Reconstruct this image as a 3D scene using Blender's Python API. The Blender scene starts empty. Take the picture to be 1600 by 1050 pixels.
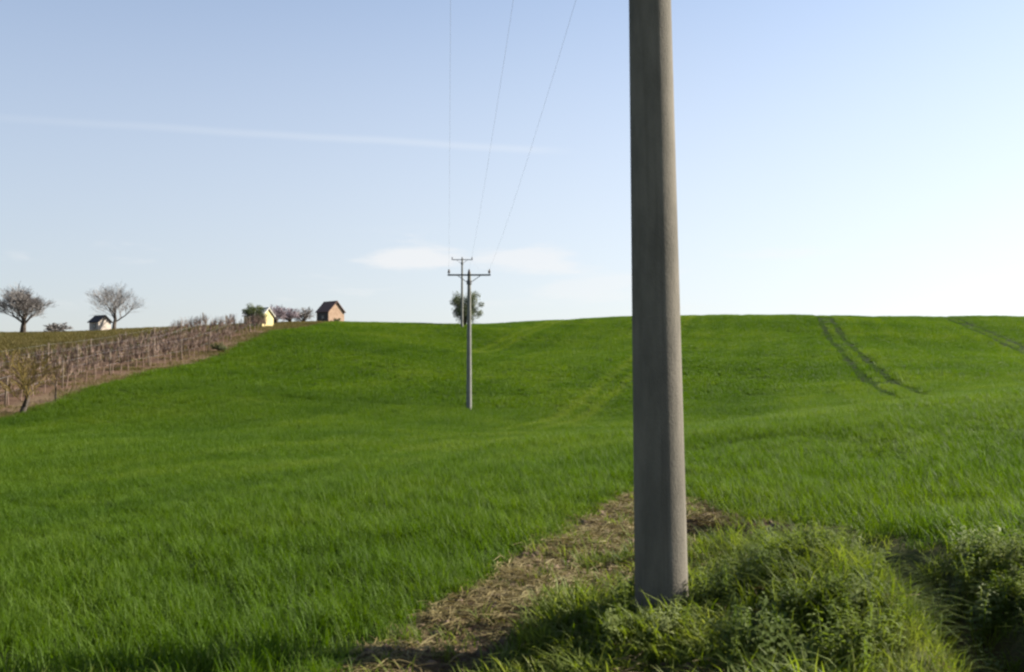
import bpy, bmesh, math, random
import numpy as np
from mathutils import Vector, Matrix, Quaternion

random.seed(7)
rng = np.random.default_rng(7)
scene = bpy.context.scene
COL = scene.collection
R = math.radians

# ------------------------------------------------------------------ camera
EYE = 1.6                       # eye height over the verge the photographer stands on
PITCH = 2.48
F_PX, W_PX, H_PX = 1500.0, 1600.0, 1050.0
cam_d = bpy.data.cameras.new('camera')
cam = bpy.data.objects.new('camera', cam_d)
COL.objects.link(cam)
cam.location = (0, 0, EYE)
cam.rotation_euler = (R(90 + PITCH), 0, 0)
cam_d.sensor_width = 36.0
cam_d.lens = 36.0 * F_PX / W_PX
cam_d.clip_start = 0.05
cam_d.clip_end = 8000
cam_d.dof.use_dof = True
cam_d.dof.focus_distance = 16.0
cam_d.dof.aperture_fstop = 4.0
scene.camera = cam

# ------------------------------------------------------------------ sky and sun
SUN_AZ, SUN_EL = 75.0, 33.0     # azimuth from +Y towards +X
world = bpy.data.worlds.new('World')
scene.world = world
world.use_nodes = True
wt = world.node_tree
wt.nodes.clear()


def N(tree, typ, **kw):
    n = tree.nodes.new(typ)
    for k, v in kw.items():
        if k.startswith('i_'):
            key = k[2:]
            n.inputs[int(key) if key.isdigit() else key].default_value = v
        else:
            setattr(n, k, v)
    return n


def math_n(tree, op, a, b=None, c=None, clamp=False):
    n = tree.nodes.new('ShaderNodeMath')
    n.operation = op
    n.use_clamp = clamp
    for i, s in enumerate((a, b, c)):
        if s is None:
            continue
        if isinstance(s, (int, float)):
            n.inputs[i].default_value = s
        else:
            tree.links.new(s, n.inputs[i])
    return n.outputs[0]


def smooth(tree, val, lo, hi):
    n = tree.nodes.new('ShaderNodeMapRange')
    n.interpolation_type = 'SMOOTHSTEP'
    tree.links.new(val, n.inputs[0])
    n.inputs[1].default_value, n.inputs[2].default_value = lo, hi
    return n.outputs[0]


def px_dir(x, y):
    v = Vector(((x - W_PX / 2) / F_PX, 1.0, (H_PX / 2 - y) / F_PX))
    p = R(PITCH)
    return Vector((v.x, v.y * math.cos(p) - v.z * math.sin(p), v.y * math.sin(p) + v.z * math.cos(p))).normalized()


sky = N(wt, 'ShaderNodeTexSky', sky_type='NISHITA', sun_disc=False, sun_elevation=R(SUN_EL),
        sun_rotation=R(SUN_AZ), altitude=250, air_density=1.0, dust_density=1.0, ozone_density=2.2)
tc = N(wt, 'ShaderNodeTexCoord')
nrm = N(wt, 'ShaderNodeVectorMath', operation='NORMALIZE')
wt.links.new(tc.outputs['Generated'], nrm.inputs[0])
D = nrm.outputs[0]
sep = N(wt, 'ShaderNodeSeparateXYZ')
wt.links.new(D, sep.inputs[0])
# thin high veil everywhere, stronger near the horizon
veil = smooth(wt, sep.outputs[2], 0.62, -0.02)
sdot = N(wt, 'ShaderNodeVectorMath', operation='DOT_PRODUCT')
wt.links.new(D, sdot.inputs[0]); sdot.inputs[1].default_value = (math.cos(R(SUN_EL)) * math.sin(R(SUN_AZ)), math.cos(R(SUN_EL)) * math.cos(R(SUN_AZ)), math.sin(R(SUN_EL)))
toward = smooth(wt, sdot.outputs['Value'], -0.5, 0.95)          # haze is brighter on the sun's side
veil = math_n(wt, 'MULTIPLY', veil, 0.72)
vcol = N(wt, 'ShaderNodeMix', data_type='RGBA')
wt.links.new(toward, vcol.inputs[0]); vcol.inputs[6].default_value = (2.9, 2.95, 3.1, 1); vcol.inputs[7].default_value = (5.5, 5.5, 5.6, 1)
# contrail: a narrow band along a great circle
d1, d2 = px_dir(60, 188), px_dir(870, 236)
nn = d1.cross(d2).normalized()
axis = nn.cross(d2).normalized()
dot = N(wt, 'ShaderNodeVectorMath', operation='DOT_PRODUCT')
wt.links.new(D, dot.inputs[0]); dot.inputs[1].default_value = nn
nz = N(wt, 'ShaderNodeTexNoise', i_Scale=9.0, i_Detail=3.0)
wt.links.new(D, nz.inputs['Vector'])
wob = math_n(wt, 'MULTIPLY_ADD', nz.outputs[0], 0.004, -0.002)
dist = math_n(wt, 'ABSOLUTE', math_n(wt, 'ADD', dot.outputs['Value'], wob))
band = smooth(wt, dist, 0.006, 0.0)
dot2 = N(wt, 'ShaderNodeVectorMath', operation='DOT_PRODUCT')
wt.links.new(D, dot2.inputs[0]); dot2.inputs[1].default_value = axis
tail = math_n(wt, 'MULTIPLY', smooth(wt, dot2.outputs['Value'], -0.03, 0.04),
              smooth(wt, dot2.outputs['Value'], 0.75, 0.1)) if axis.x < 0 else \
    math_n(wt, 'MULTIPLY', smooth(wt, dot2.outputs['Value'], 0.03, -0.04), smooth(wt, dot2.outputs['Value'], -0.75, -0.1))
trail = math_n(wt, 'MULTIPLY', math_n(wt, 'MULTIPLY', band, tail), 0.17)
# low clouds: noise in a band over the horizon, and two soft banks
mp = N(wt, 'ShaderNodeMapping'); mp.inputs['Scale'].default_value = (5, 5, 22)
wt.links.new(D, mp.inputs[0])
cn = N(wt, 'ShaderNodeTexNoise', i_Scale=1.6, i_Detail=5.0, i_Roughness=0.55)
wt.links.new(mp.outputs[0], cn.inputs['Vector'])
bandc = math_n(wt, 'MULTIPLY', smooth(wt, sep.outputs[2], 0.03, 0.09), smooth(wt, sep.outputs[2], 0.165, 0.115))
cl = math_n(wt, 'MULTIPLY', math_n(wt, 'MULTIPLY', smooth(wt, cn.outputs[0], 0.56, 0.72), bandc), 0.35)
for (cx, cy, rx, ry, st) in ((640, 404, 80, 28, 0.6), (850, 412, 105, 30, 0.5), (930, 445, 150, 26, 0.3)):
    c = px_dir(cx, cy)
    sb = N(wt, 'ShaderNodeVectorMath', operation='SUBTRACT'); wt.links.new(D, sb.inputs[0]); sb.inputs[1].default_value = c
    sc_ = N(wt, 'ShaderNodeVectorMath', operation='MULTIPLY'); wt.links.new(sb.outputs[0], sc_.inputs[0])
    sc_.inputs[1].default_value = (F_PX / rx, 2.0, F_PX / ry)
    ln = N(wt, 'ShaderNodeVectorMath', operation='LENGTH'); wt.links.new(sc_.outputs[0], ln.inputs[0])
    e = math_n(wt, 'SUBTRACT', ln.outputs['Value'], math_n(wt, 'MULTIPLY_ADD', cn.outputs[0], 3.2, -1.6))
    cl = math_n(wt, 'MAXIMUM', cl, math_n(wt, 'MULTIPLY', smooth(wt, e, 1.1, 0.35), st))
mixv = N(wt, 'ShaderNodeMix', data_type='RGBA')
wt.links.new(veil, mixv.inputs[0]); wt.links.new(sky.outputs[0], mixv.inputs[6]); wt.links.new(vcol.outputs[2], mixv.inputs[7])
mixt = N(wt, 'ShaderNodeMix', data_type='RGBA')
wt.links.new(trail, mixt.inputs[0]); wt.links.new(mixv.outputs[2], mixt.inputs[6]); mixt.inputs[7].default_value = (5.0, 5.1, 5.2, 1)
mixc = N(wt, 'ShaderNodeMix', data_type='RGBA')
wt.links.new(cl, mixc.inputs[0]); wt.links.new(mixt.outputs[2], mixc.inputs[6]); mixc.inputs[7].default_value = (5.0, 4.9, 4.85, 1)
bg = N(wt, 'ShaderNodeBackground', i_Strength=0.064)
wt.links.new(mixc.outputs[2], bg.inputs[0])
wo = N(wt, 'ShaderNodeOutputWorld')
wt.links.new(bg.outputs[0], wo.inputs[0])

sun_d = bpy.data.lights.new('sun', 'SUN')
sun_d.energy = 5.0
sun_d.angle = R(0.6)
sun_d.color = (1.0, 0.93, 0.82)
sun = bpy.data.objects.new('sun', sun_d)
COL.objects.link(sun)
SV = Vector((math.cos(R(SUN_EL)) * math.sin(R(SUN_AZ)), math.cos(R(SUN_EL)) * math.cos(R(SUN_AZ)), math.sin(R(SUN_EL))))
sun.rotation_euler = SV.to_track_quat('Z', 'Y').to_euler()
sun.location = SV * 60

vs = scene.view_settings
vs.view_transform = 'Standard'
vs.look = 'None'
vs.gamma = 1.0
vs.exposure = 1.6
vs.use_curve_mapping = False
scene.render.engine = 'CYCLES'
scene.cycles.filter_width = 2.4
scene.cycles.max_bounces = 6
scene.cycles.transparent_max_bounces = 8

# ------------------------------------------------------------------ terrain height
CP = np.array([
    # x, y, z relative to the eye
    (0, 0, -1.62), (-6, 0, -1.70), (6, 0, -1.5), (0, -12, -1.6), (-25, -12, -1.9), (25, -12, -1.0),
    (-1, 5.2, -1.68), (-4, 5.5, -1.70), (1, 6.5, -1.52), (1.8, 12, -1.50), (3.6, 7.5, -1.36), (7, 8, -1.22),
    (-6, 15, -1.86), (0, 18, -1.72), (-3, 25, -2.0), (-10, 25, -2.1), (-18, 28, -2.15), (-8, 36, -2.2), (-3, 42, -2.3), (-2.6, 57, -1.9),
    (3, 52, -2.25), (-24, 45, -1.95), (-15, 55, -0.9), (-23, 50, -1.05), (-22, 70, 1.2), (-22, 87, 4.1), (-22, 108, 6.0), (-22, 122, 6.75),
    (-22, 140, 7.0), (5, 21, -1.24), (8, 20, -1.02), (12, 22, -0.62), (18, 25, -0.2), (13, 38, -1.35), (6, 38, -2.2), (21, 55, -0.75), (32, 50, -0.2),
    (29, 85, 2.35), (41, 118, 7.2), (41, 132, 8.3), (70, 132, 8.2), (57, 118, 6.1), (48, 90, 2.1), (90, 100, 4.0),
    (9.7, 80, 1.1), (-3, 100, 2.9), (-5, 82, 1.2), (2, 118, 5.7), (-6, 116, 6.05), (-7, 128, 6.85), (10, 130, 7.75), (25, 131, 8.3),
    (-10, 155, 7.2), (15, 160, 8.3), (45, 165, 8.6), (80, 165, 8.4), (-22, 175, 6.2), (10, 220, 5), (80, 230, 5), (-60, 220, 3),
    (-50, 98, 4.3), (-38, 98, 4.75), (-60, 115, 5.1), (-80, 125, 5.2), (-30, 95, 4.75), (-36, 72, 2.0), (-32, 55, 0.2), (-45, 75, 2.6), (-60, 70, 2.6), (-50, 50, 0.8),
    (-50, 130, 5.2), (-60, 160, 4.5), (-110, 130, 4.5), (-40, 20, -1.4), (-60, 40, 0), (60, 20, 1.0), (60, 60, 1.5), (110, 60, 2.5), (130, 140, 6.5),
], float)
_P = CP[:, :2] / 50.0


def _tps(d2):
    return np.where(d2 > 1e-12, 0.5 * d2 * np.log(np.maximum(d2, 1e-12)), 0.0)


_n = len(CP)
_K = _tps(((_P[:, None] - _P[None]) ** 2).sum(-1)) + np.eye(_n) * 2e-4
_Q = np.c_[np.ones(_n), _P]
_A = np.block([[_K, _Q], [_Q.T, np.zeros((3, 3))]])
_S = np.linalg.solve(_A, np.r_[CP[:, 2], 0, 0, 0])


def sstep(x, a, b):
    t = np.clip((x - a) / (b - a), 0, 1)
    return t * t * (3 - 2 * t)


def seg_dist(x, y, pts):
    """distance to a polyline and the parameter along it"""
    best = np.full(np.shape(x), 1e9)
    for (ax, ay), (bx, by) in zip(pts[:-1], pts[1:]):
        dx, dy = bx - ax, by - ay
        t = np.clip(((x - ax) * dx + (y - ay) * dy) / (dx * dx + dy * dy), 0, 1)
        best = np.minimum(best, np.hypot(x - ax - t * dx, y - ay - t * dy))
    return best


def wob(x, y, s, seed=0.0):
    return (np.sin(x * s + 1.3 + seed) * np.cos(y * s * 1.17 + seed * 2.1) + 0.6 * np.sin(x * s * 2.3 + y * s * 1.7 + seed)
            + 0.4 * np.cos(x * s * 4.1 - y * s * 3.3 + 2.0 + seed)) / 2.0


def hash2(i, j, seed):
    h = np.sin(i * 127.1 + j * 311.7 + seed * 74.7) * 43758.5453
    return h - np.floor(h)


def vnoise(x, y, s, seed=0.0):
    x = np.asarray(x) * s; y = np.asarray(y) * s
    i, j = np.floor(x), np.floor(y)
    u, v = x - i, y - j
    u = u * u * (3 - 2 * u); v = v * v * (3 - 2 * v)
    a, b = hash2(i, j, seed), hash2(i + 1, j, seed)
    c, d = hash2(i, j + 1, seed), hash2(i + 1, j + 1, seed)
    return (a * (1 - u) + b * u) * (1 - v) + (c * (1 - u) + d * u) * v


DITCH = [(1.75, 9.6), (2.3, 8.3), (2.75, 7.2), (2.66, 5.8), (2.45, 4.4), (2.2, 2.0)]


def height(x, y):
    x = np.asarray(x, float); y = np.asarray(y, float)
    shp = np.broadcast(x, y).shape
    xf = np.broadcast_to(x, shp).ravel(); yf = np.broadcast_to(y, shp).ravel()
    out = np.empty(xf.shape)
    for a in range(0, len(xf), 60000):
        px, py = xf[a:a + 60000] / 50, yf[a:a + 60000] / 50
        d2 = (px[:, None] - _P[None, :, 0]) ** 2 + (py[:, None] - _P[None, :, 1]) ** 2
        out[a:a + 60000] = _tps(d2) @ _S[:_n] + _S[_n] + _S[_n + 1] * px + _S[_n + 2] * py
    far = sstep(np.hypot(xf, yf - 40), 170, 420)
    out = out * (1 - far) + (-14.0) * far
    # mound at the foot of the pole, ditch beside it
    out += 0.28 * np.exp(-(((xf - 2.0) / 0.52) ** 2 + ((yf - 6.0) / 1.2) ** 2))
    dd = seg_dist(xf, yf, DITCH)
    out -= 0.50 * np.exp(-(dd / 0.28) ** 2) * sstep(yf, 1.0, 3.0)
    out += 0.10 * sstep(xf, 2.6, 3.3) * sstep(yf, 9.0, 7.0) * sstep(yf, 1, 3) * sstep(xf, 8, 5)
    out -= 0.24 * np.exp(-(((xf - 0.0) / 0.62) ** 2 + ((yf - 5.4) / 0.8) ** 2))
    near = sstep(np.hypot(xf - 1, yf - 6), 22, 6)
    out += near * 0.035 * wob(xf, yf, 2.4)
    out += 0.10 * wob(xf, yf, 0.21, 3.0) * sstep(np.hypot(xf, yf), 8, 25) * sstep(np.hypot(xf, yf), 200, 120)
    return (out + EYE).reshape(shp)


def H(x, y):
    return float(height(np.array([x]), np.array([y]))[0])


# field geometry in plan
BOUND = [(-26, 5), (-24.4, 38), (-23.6, 46), (-22.4, 70), (-22.0, 87), (-21.6, 108), (-21.2, 124), (-20.5, 200)]
EDGE_L = [(-40, 6.6), (-10, 5.7), (-4.2, 5.25), (-2.0, 5.1), (-1.1, 5.2), (-0.25, 7.3), (0.65, 10.0), (1.75, 13.2)]
EDGE_R = [(1.75, 13.2), (2.1, 11.2), (2.45, 9.8), (2.95, 8.7), (3.25, 7.4), (3.8, 6.6), (5.0, 6.1), (6.0, 5.8), (12, 5.3), (40, 4)]
_poly = np.array(EDGE_L + EDGE_R[1:])
TRAM_SLOPE = 0.267


def field_in(x, y):
    """signed-ish: >0 inside the sown wheat, in metres from the edge"""
    x = np.asarray(x, float); y = np.asarray(y, float)
    # front edge as y(x) is single valued except near the wedge, so use the polyline as a function of x
    ye = np.interp(x, _poly[:, 0], _poly[:, 1])
    front = (y - ye)
    d = seg_dist(x, y, [tuple(p) for p in _poly])
    f = np.where(front > 0, d, -d)
    b = x - np.interp(y, [p[1] for p in BOUND], [p[0] for p in BOUND])
    return np.minimum(f, b)


def tram(x, y):
    """distance to the nearest wheel track of the tramlines (pairs every 18 m)"""
    u = x - 21.0 - TRAM_SLOPE * (y - 55)
    k = np.round((u - 0.7) / 18.0)
    u = u - 18.0 * k
    return np.minimum(np.abs(u), np.abs(u - 1.45)), k


# ------------------------------------------------------------------ materials
MATS = {}
ALB = 0.78      # all albedos trimmed together to the exposure above


def al(c):
    return (c[0] * ALB, c[1] * ALB, c[2] * ALB, 1)


def new_mat(name):
    m = bpy.data.materials.new(name)
    m.use_nodes = True
    t = m.node_tree
    t.nodes.clear()
    out = t.nodes.new('ShaderNodeOutputMaterial')
    MATS[name] = m
    return m, t, out


def plain(name, c1, c2, scale=8.0, rough=0.85, bump=0.2, bscale=60.0, detail=6, metal=0.0, stretch=(1, 1, 1), spec=0.3):
    m, t, out = new_mat(name)
    tcn = N(t, 'ShaderNodeTexCoord')
    mpn = N(t, 'ShaderNodeMapping'); mpn.inputs['Scale'].default_value = stretch
    t.links.new(tcn.outputs['Object'], mpn.inputs[0])
    nz_ = N(t, 'ShaderNodeTexNoise', i_Scale=scale, i_Detail=detail, i_Roughness=0.6)
    t.links.new(mpn.outputs[0], nz_.inputs['Vector'])
    ramp = smooth(t, nz_.outputs[0], 0.32, 0.68)
    mix = N(t, 'ShaderNodeMix', data_type='RGBA')
    t.links.new(ramp, mix.inputs[0]); mix.inputs[6].default_value = al(c1); mix.inputs[7].default_value = al(c2)
    bs = N(t, 'ShaderNodeBsdfPrincipled', i_Roughness=rough, i_Metallic=metal)
    bs.inputs['Specular IOR Level'].default_value = spec
    t.links.new(mix.outputs[2], bs.inputs['Base Color'])
    nb = N(t, 'ShaderNodeTexNoise', i_Scale=bscale, i_Detail=4.0)
    t.links.new(mpn.outputs[0], nb.inputs['Vector'])
    bp = N(t, 'ShaderNodeBump', i_Strength=bump, i_Distance=0.02)
    t.links.new(nb.outputs[0], bp.inputs['Height'])
    t.links.new(bp.outputs[0], bs.inputs['Normal'])
    t.links.new(bs.outputs[0], out.inputs[0])
    return m


def leafy(name, c1, c2, c3, rough=0.5, trans=0.45, tint=True, patch=0.35, spec=0.35):
    """blade / leaf material: colour varies by instance tint, patch noise in the place and along the blade"""
    m, t, out = new_mat(name)
    geo = N(t, 'ShaderNodeNewGeometry')
    nz_ = N(t, 'ShaderNodeTexNoise', i_Scale=patch, i_Detail=4.0)
    t.links.new(geo.outputs['Position'], nz_.inputs['Vector'])
    at = N(t, 'ShaderNodeAttribute', attribute_type='INSTANCER' if tint else 'GEOMETRY', attribute_name='tint')
    f = math_n(t, 'MULTIPLY_ADD', smooth(t, nz_.outputs[0], 0.3, 0.7), 0.32, math_n(t, 'MULTIPLY', at.outputs['Fac'], 0.68))
    cr = N(t, 'ShaderNodeValToRGB')
    cr.color_ramp.elements[0].color = al(c1); cr.color_ramp.elements[0].position = 0.1
    cr.color_ramp.elements[1].color = al(c3); cr.color_ramp.elements[1].position = 0.95
    e = cr.color_ramp.elements.new(0.5); e.color = al(c2)
    t.links.new(f, cr.inputs[0])
    bs = N(t, 'ShaderNodeBsdfPrincipled', i_Roughness=rough)
    bs.inputs['Specular IOR Level'].default_value = spec
    t.links.new(cr.outputs[0], bs.inputs['Base Color'])
    tr = N(t, 'ShaderNodeBsdfTranslucent')
    hs = N(t, 'ShaderNodeHueSaturation', i_Saturation=1.1, i_Value=1.25)
    t.links.new(cr.outputs[0], hs.inputs['Color']); t.links.new(hs.outputs[0], tr.inputs[0])
    mx = N(t, 'ShaderNodeMixShader', i_0=trans)
    t.links.new(bs.outputs[0], mx.inputs[1]); t.links.new(tr.outputs[0], mx.inputs[2])
    t.links.new(mx.outputs[0], out.inputs[0])
    return m




def concrete(name, c1, c2):
    m = plain(name, c1, c2, 5.0, 0.92, 0.35, 150, 8, stretch=(1, 1, 0.35), spec=0.15)
    t = m.node_tree
    bs = [n for n in t.nodes if n.type == 'BSDF_PRINCIPLED'][0]
    src = bs.inputs['Base Color'].links[0].from_socket
    tcn = N(t, 'ShaderNodeTexCoord')
    mpn = N(t, 'ShaderNodeMapping'); mpn.inputs['Scale'].default_value = (14, 14, 0.5)
    t.links.new(tcn.outputs['Object'], mpn.inputs[0])
    st = N(t, 'ShaderNodeTexNoise', i_Scale=1.5, i_Detail=5.0); t.links.new(mpn.outputs[0], st.inputs['Vector'])
    po = N(t, 'ShaderNodeTexVoronoi', i_Scale=70.0); t.links.new(tcn.outputs['Object'], po.inputs['Vector'])
    sz = N(t, 'ShaderNodeSeparateXYZ'); t.links.new(tcn.outputs['Object'], sz.inputs[0])
    f = math_n(t, 'MULTIPLY', smooth(t, st.outputs[0], 0.45, 0.75), 0.42)          # rain streaks
    f = math_n(t, 'MAXIMUM', f, math_n(t, 'MULTIPLY', smooth(t, po.outputs['Distance'], 0.16, 0.06), 0.6))   # air pores
    f = math_n(t, 'MAXIMUM', f, math_n(t, 'MULTIPLY', smooth(t, math_n(t, 'ADD', sz.outputs[2], math_n(t, 'MULTIPLY', st.outputs[0], 0.3)), 0.55, 0.15), 0.55))  # soil splash
    mm = N(t, 'ShaderNodeMix', data_type='RGBA'); t.links.new(f, mm.inputs[0]); t.links.new(src, mm.inputs[6])
    mm.inputs[7].default_value = (c1[0] * 0.5, c1[1] * 0.48, c1[2] * 0.45, 1)
    t.links.new(mm.outputs[2], bs.inputs['Base Color'])
    return m


M_CONC = concrete('weathered_concrete', (0.132, 0.119, 0.095), (0.197, 0.176, 0.14))
M_CONC2 = plain('pale_concrete', (0.19, 0.19, 0.165), (0.25, 0.245, 0.215), 4.0, 0.9, 0.1, 60, spec=0.1)
M_STEEL = plain('galvanised_steel', (0.10, 0.10, 0.10), (0.17, 0.17, 0.165), 20, 0.6, 0.1, 80, metal=0.4)
M_PORC = plain('brown_porcelain', (0.06, 0.035, 0.025), (0.10, 0.06, 0.04), 10, 0.25, 0.0, 20, spec=0.5)
M_WIRE = plain('dull_aluminium', (0.30, 0.31, 0.33), (0.38, 0.39, 0.41), 5, 0.6, 0.0, 20, metal=0.3)
M_WOOD = plain('grey_post_wood', (0.12, 0.09, 0.065), (0.22, 0.175, 0.13), 6, 0.9, 0.3, 50, stretch=(3, 3, 0.4), spec=0.1)
M_BARK = plain('grey_bark', (0.055, 0.045, 0.035), (0.11, 0.09, 0.075), 9, 0.95, 0.4, 40, spec=0.1)
M_TWIG = plain('grey_twig', (0.20, 0.18, 0.165), (0.29, 0.265, 0.245), 9, 0.95, 0.1, 40, spec=0.1)
M_PINK = plain('pinkish_twig', (0.30, 0.24, 0.25), (0.40, 0.33, 0.35), 9, 0.95, 0.1, 40, spec=0.1)
M_CANE = plain('vine_cane', (0.16, 0.105, 0.075), (0.27, 0.195, 0.155), 1.2, 0.9, 0.1, 40, spec=0.1)
M_YTWIG = plain('budding_twig', (0.16, 0.11, 0.03), (0.22, 0.17, 0.055), 3, 0.9, 0.1, 40, spec=0.1)
M_YPLAS = plain('yellow_plaster', (0.52, 0.44, 0.20), (0.58, 0.50, 0.25), 3, 0.9, 0.1, 60, spec=0.1)
M_WPLAS = plain('white_plaster', (0.50, 0.43, 0.36), (0.60, 0.53, 0.45), 3, 0.9, 0.1, 60, spec=0.1)
M_TPLAS = plain('tan_plaster', (0.34, 0.23, 0.155), (0.43, 0.30, 0.21), 3, 0.9, 0.1, 60, spec=0.1)
M_ROOFL = plain('pale_roof_sheet', (0.55, 0.53, 0.47), (0.66, 0.64, 0.58), 4, 0.6, 0.1, 40)
M_ROOFD = plain('dark_roof_felt', (0.055, 0.05, 0.05), (0.09, 0.08, 0.08), 5, 0.9, 0.2, 60)
M_SHADEWALL = plain('shade_darkened_wall', (0.06, 0.055, 0.05), (0.10, 0.09, 0.085), 5, 0.9, 0.3, 40, stretch=(4, 4, 0.4))  # dark tone paints the shade on the tan hut's long walls
M_ROOFR = plain('red_tile', (0.13, 0.075, 0.06), (0.19, 0.11, 0.085), 5, 0.8, 0.2, 60)
M_DOOR = plain('dark_door_wood', (0.06, 0.04, 0.03), (0.10, 0.07, 0.05), 6, 0.8, 0.2, 40, stretch=(3, 3, 0.4))
M_GLASS = plain('dark_pane', (0.03, 0.035, 0.04), (0.05, 0.055, 0.06), 2, 0.1, 0.0, 20, spec=0.6)
M_CLOD = plain('dry_soil_clod', (0.10, 0.07, 0.047), (0.18, 0.13, 0.095), 12, 1.0, 0.5, 90, spec=0.05)
M_STONE = plain('pale_stone', (0.30, 0.27, 0.24), (0.42, 0.39, 0.36), 12, 0.9, 0.3, 60, spec=0.2)
M_WHEAT = leafy('wheat_blade', (0.048, 0.097, 0.006), (0.079, 0.142, 0.008), (0.14, 0.195, 0.024), 0.6, 0.45, patch=0.13, spec=0.15)
M_WEED = leafy('weed_blade', (0.065, 0.105, 0.010), (0.135, 0.18, 0.020), (0.22, 0.245, 0.055), 0.6, 0.5, patch=1.6, spec=0.2)
M_NETTLE = leafy('weed_leaf', (0.070, 0.110, 0.014), (0.135, 0.18, 0.028), (0.23, 0.26, 0.09), 0.6, 0.48, patch=2.0, spec=0.25)
M_STRAW = leafy('dry_straw', (0.10, 0.075, 0.030), (0.185, 0.145, 0.055), (0.30, 0.25, 0.115), 0.7, 0.25, patch=2.0, spec=0.2)
M_MEAD = leafy('dry_meadow_blade', (0.085, 0.08, 0.02), (0.12, 0.10, 0.03), (0.16, 0.125, 0.05), 0.7, 0.35, patch=0.3, spec=0.2)
M_SHRUB = leafy('shrub_leaf', (0.040, 0.060, 0.015), (0.070, 0.090, 0.022), (0.11, 0.125, 0.035), 0.55, 0.35, tint=False, patch=1.2)
M_TREEL = leafy('grey_green_leaf', (0.060, 0.075, 0.035), (0.085, 0.105, 0.045), (0.13, 0.15, 0.075), 0.6, 0.30, tint=False, patch=1.2)


def ground_mat():
    m, t, out = new_mat('ground_soil_and_turf')
    geo = N(t, 'ShaderNodeNewGeometry')
    a = N(t, 'ShaderNodeAttribute', attribute_name='cover')
    sp = N(t, 'ShaderNodeSeparateColor')
    t.links.new(a.outputs['Color'], sp.inputs[0])
    n1 = N(t, 'ShaderNodeTexNoise', i_Scale=3.0, i_Detail=8.0, i_Roughness=0.65); t.links.new(geo.outputs['Position'], n1.inputs['Vector'])
    n2 = N(t, 'ShaderNodeTexNoise', i_Scale=22.0, i_Detail=6.0, i_Roughness=0.7); t.links.new(geo.outputs['Position'], n2.inputs['Vector'])

    def mixc_(f, c1, c2):
        mm = N(t, 'ShaderNodeMix', data_type='RGBA')
        for s, c in ((6, c1), (7, c2)):
            if isinstance(c, tuple):
                mm.inputs[s].default_value = al(c)
            else:
                t.links.new(c, mm.inputs[s])
        t.links.new(f, mm.inputs[0])
        return mm.outputs[2]
    soil = mixc_(smooth(t, n2.outputs[0], 0.3, 0.7), (0.085, 0.056, 0.036), (0.16, 0.11, 0.075))
    soil = mixc_(smooth(t, n1.outputs[0], 0.35, 0.7), soil, (0.15, 0.11, 0.065))
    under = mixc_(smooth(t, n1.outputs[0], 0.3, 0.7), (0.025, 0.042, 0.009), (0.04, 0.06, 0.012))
    verge = mixc_(smooth(t, n2.outputs[0], 0.3, 0.7), (0.05, 0.075, 0.02), (0.10, 0.10, 0.04))
    mead = mixc_(smooth(t, n1.outputs[0], 0.3, 0.7), (0.095, 0.085, 0.026), (0.13, 0.10, 0.04))
    vine = mixc_(smooth(t, n1.outputs[0], 0.3, 0.7), (0.10, 0.06, 0.04), (0.14, 0.09, 0.06))
    sx_ = N(t, 'ShaderNodeSeparateXYZ'); t.links.new(geo.outputs['Position'], sx_.inputs[0])
    u = math_n(t, 'ADD', math_n(t, 'MULTIPLY', sx_.outputs[1], -TRAM_SLOPE), math_n(t, 'ADD', sx_.outputs[0], TRAM_SLOPE * 55 - 21.0))
    um = math_n(t, 'FLOORED_MODULO', math_n(t, 'ADD', u, 8.275), 18.0)
    dt = math_n(t, 'ABSOLUTE', math_n(t, 'SUBTRACT', math_n(t, 'ABSOLUTE', math_n(t, 'SUBTRACT', um, 9.0)), 0.725))
    trk = math_n(t, 'MULTIPLY', smooth(t, dt, 0.5, 0.3), math_n(t, 'GREATER_THAN', u, -6.0))
    under = mixc_(trk, under, (0.022, 0.034, 0.009))          # darker green wheel tracks
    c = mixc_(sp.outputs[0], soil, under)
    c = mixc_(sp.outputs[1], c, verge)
    # blue channel: 0.5 vineyard soil, 1 dry meadow
    c = mixc_(smooth(t, sp.outputs[2], 0.05, 0.45), c, vine)
    c = mixc_(smooth(t, sp.outputs[2], 0.55, 0.95), c, mead)
    bs = N(t, 'ShaderNodeBsdfPrincipled', i_Roughness=1.0)
    bs.inputs['Specular IOR Level'].default_value = 0.05
    t.links.new(c, bs.inputs['Base Color'])
    bp = N(t, 'ShaderNodeBump', i_Strength=0.8, i_Distance=0.05)
    t.links.new(n2.outputs[0], bp.inputs['Height']); t.links.new(bp.outputs[0], bs.inputs['Normal'])
    t.links.new(bs.outputs[0], out.inputs[0])
    return m


M_GROUND = ground_mat()


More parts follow.
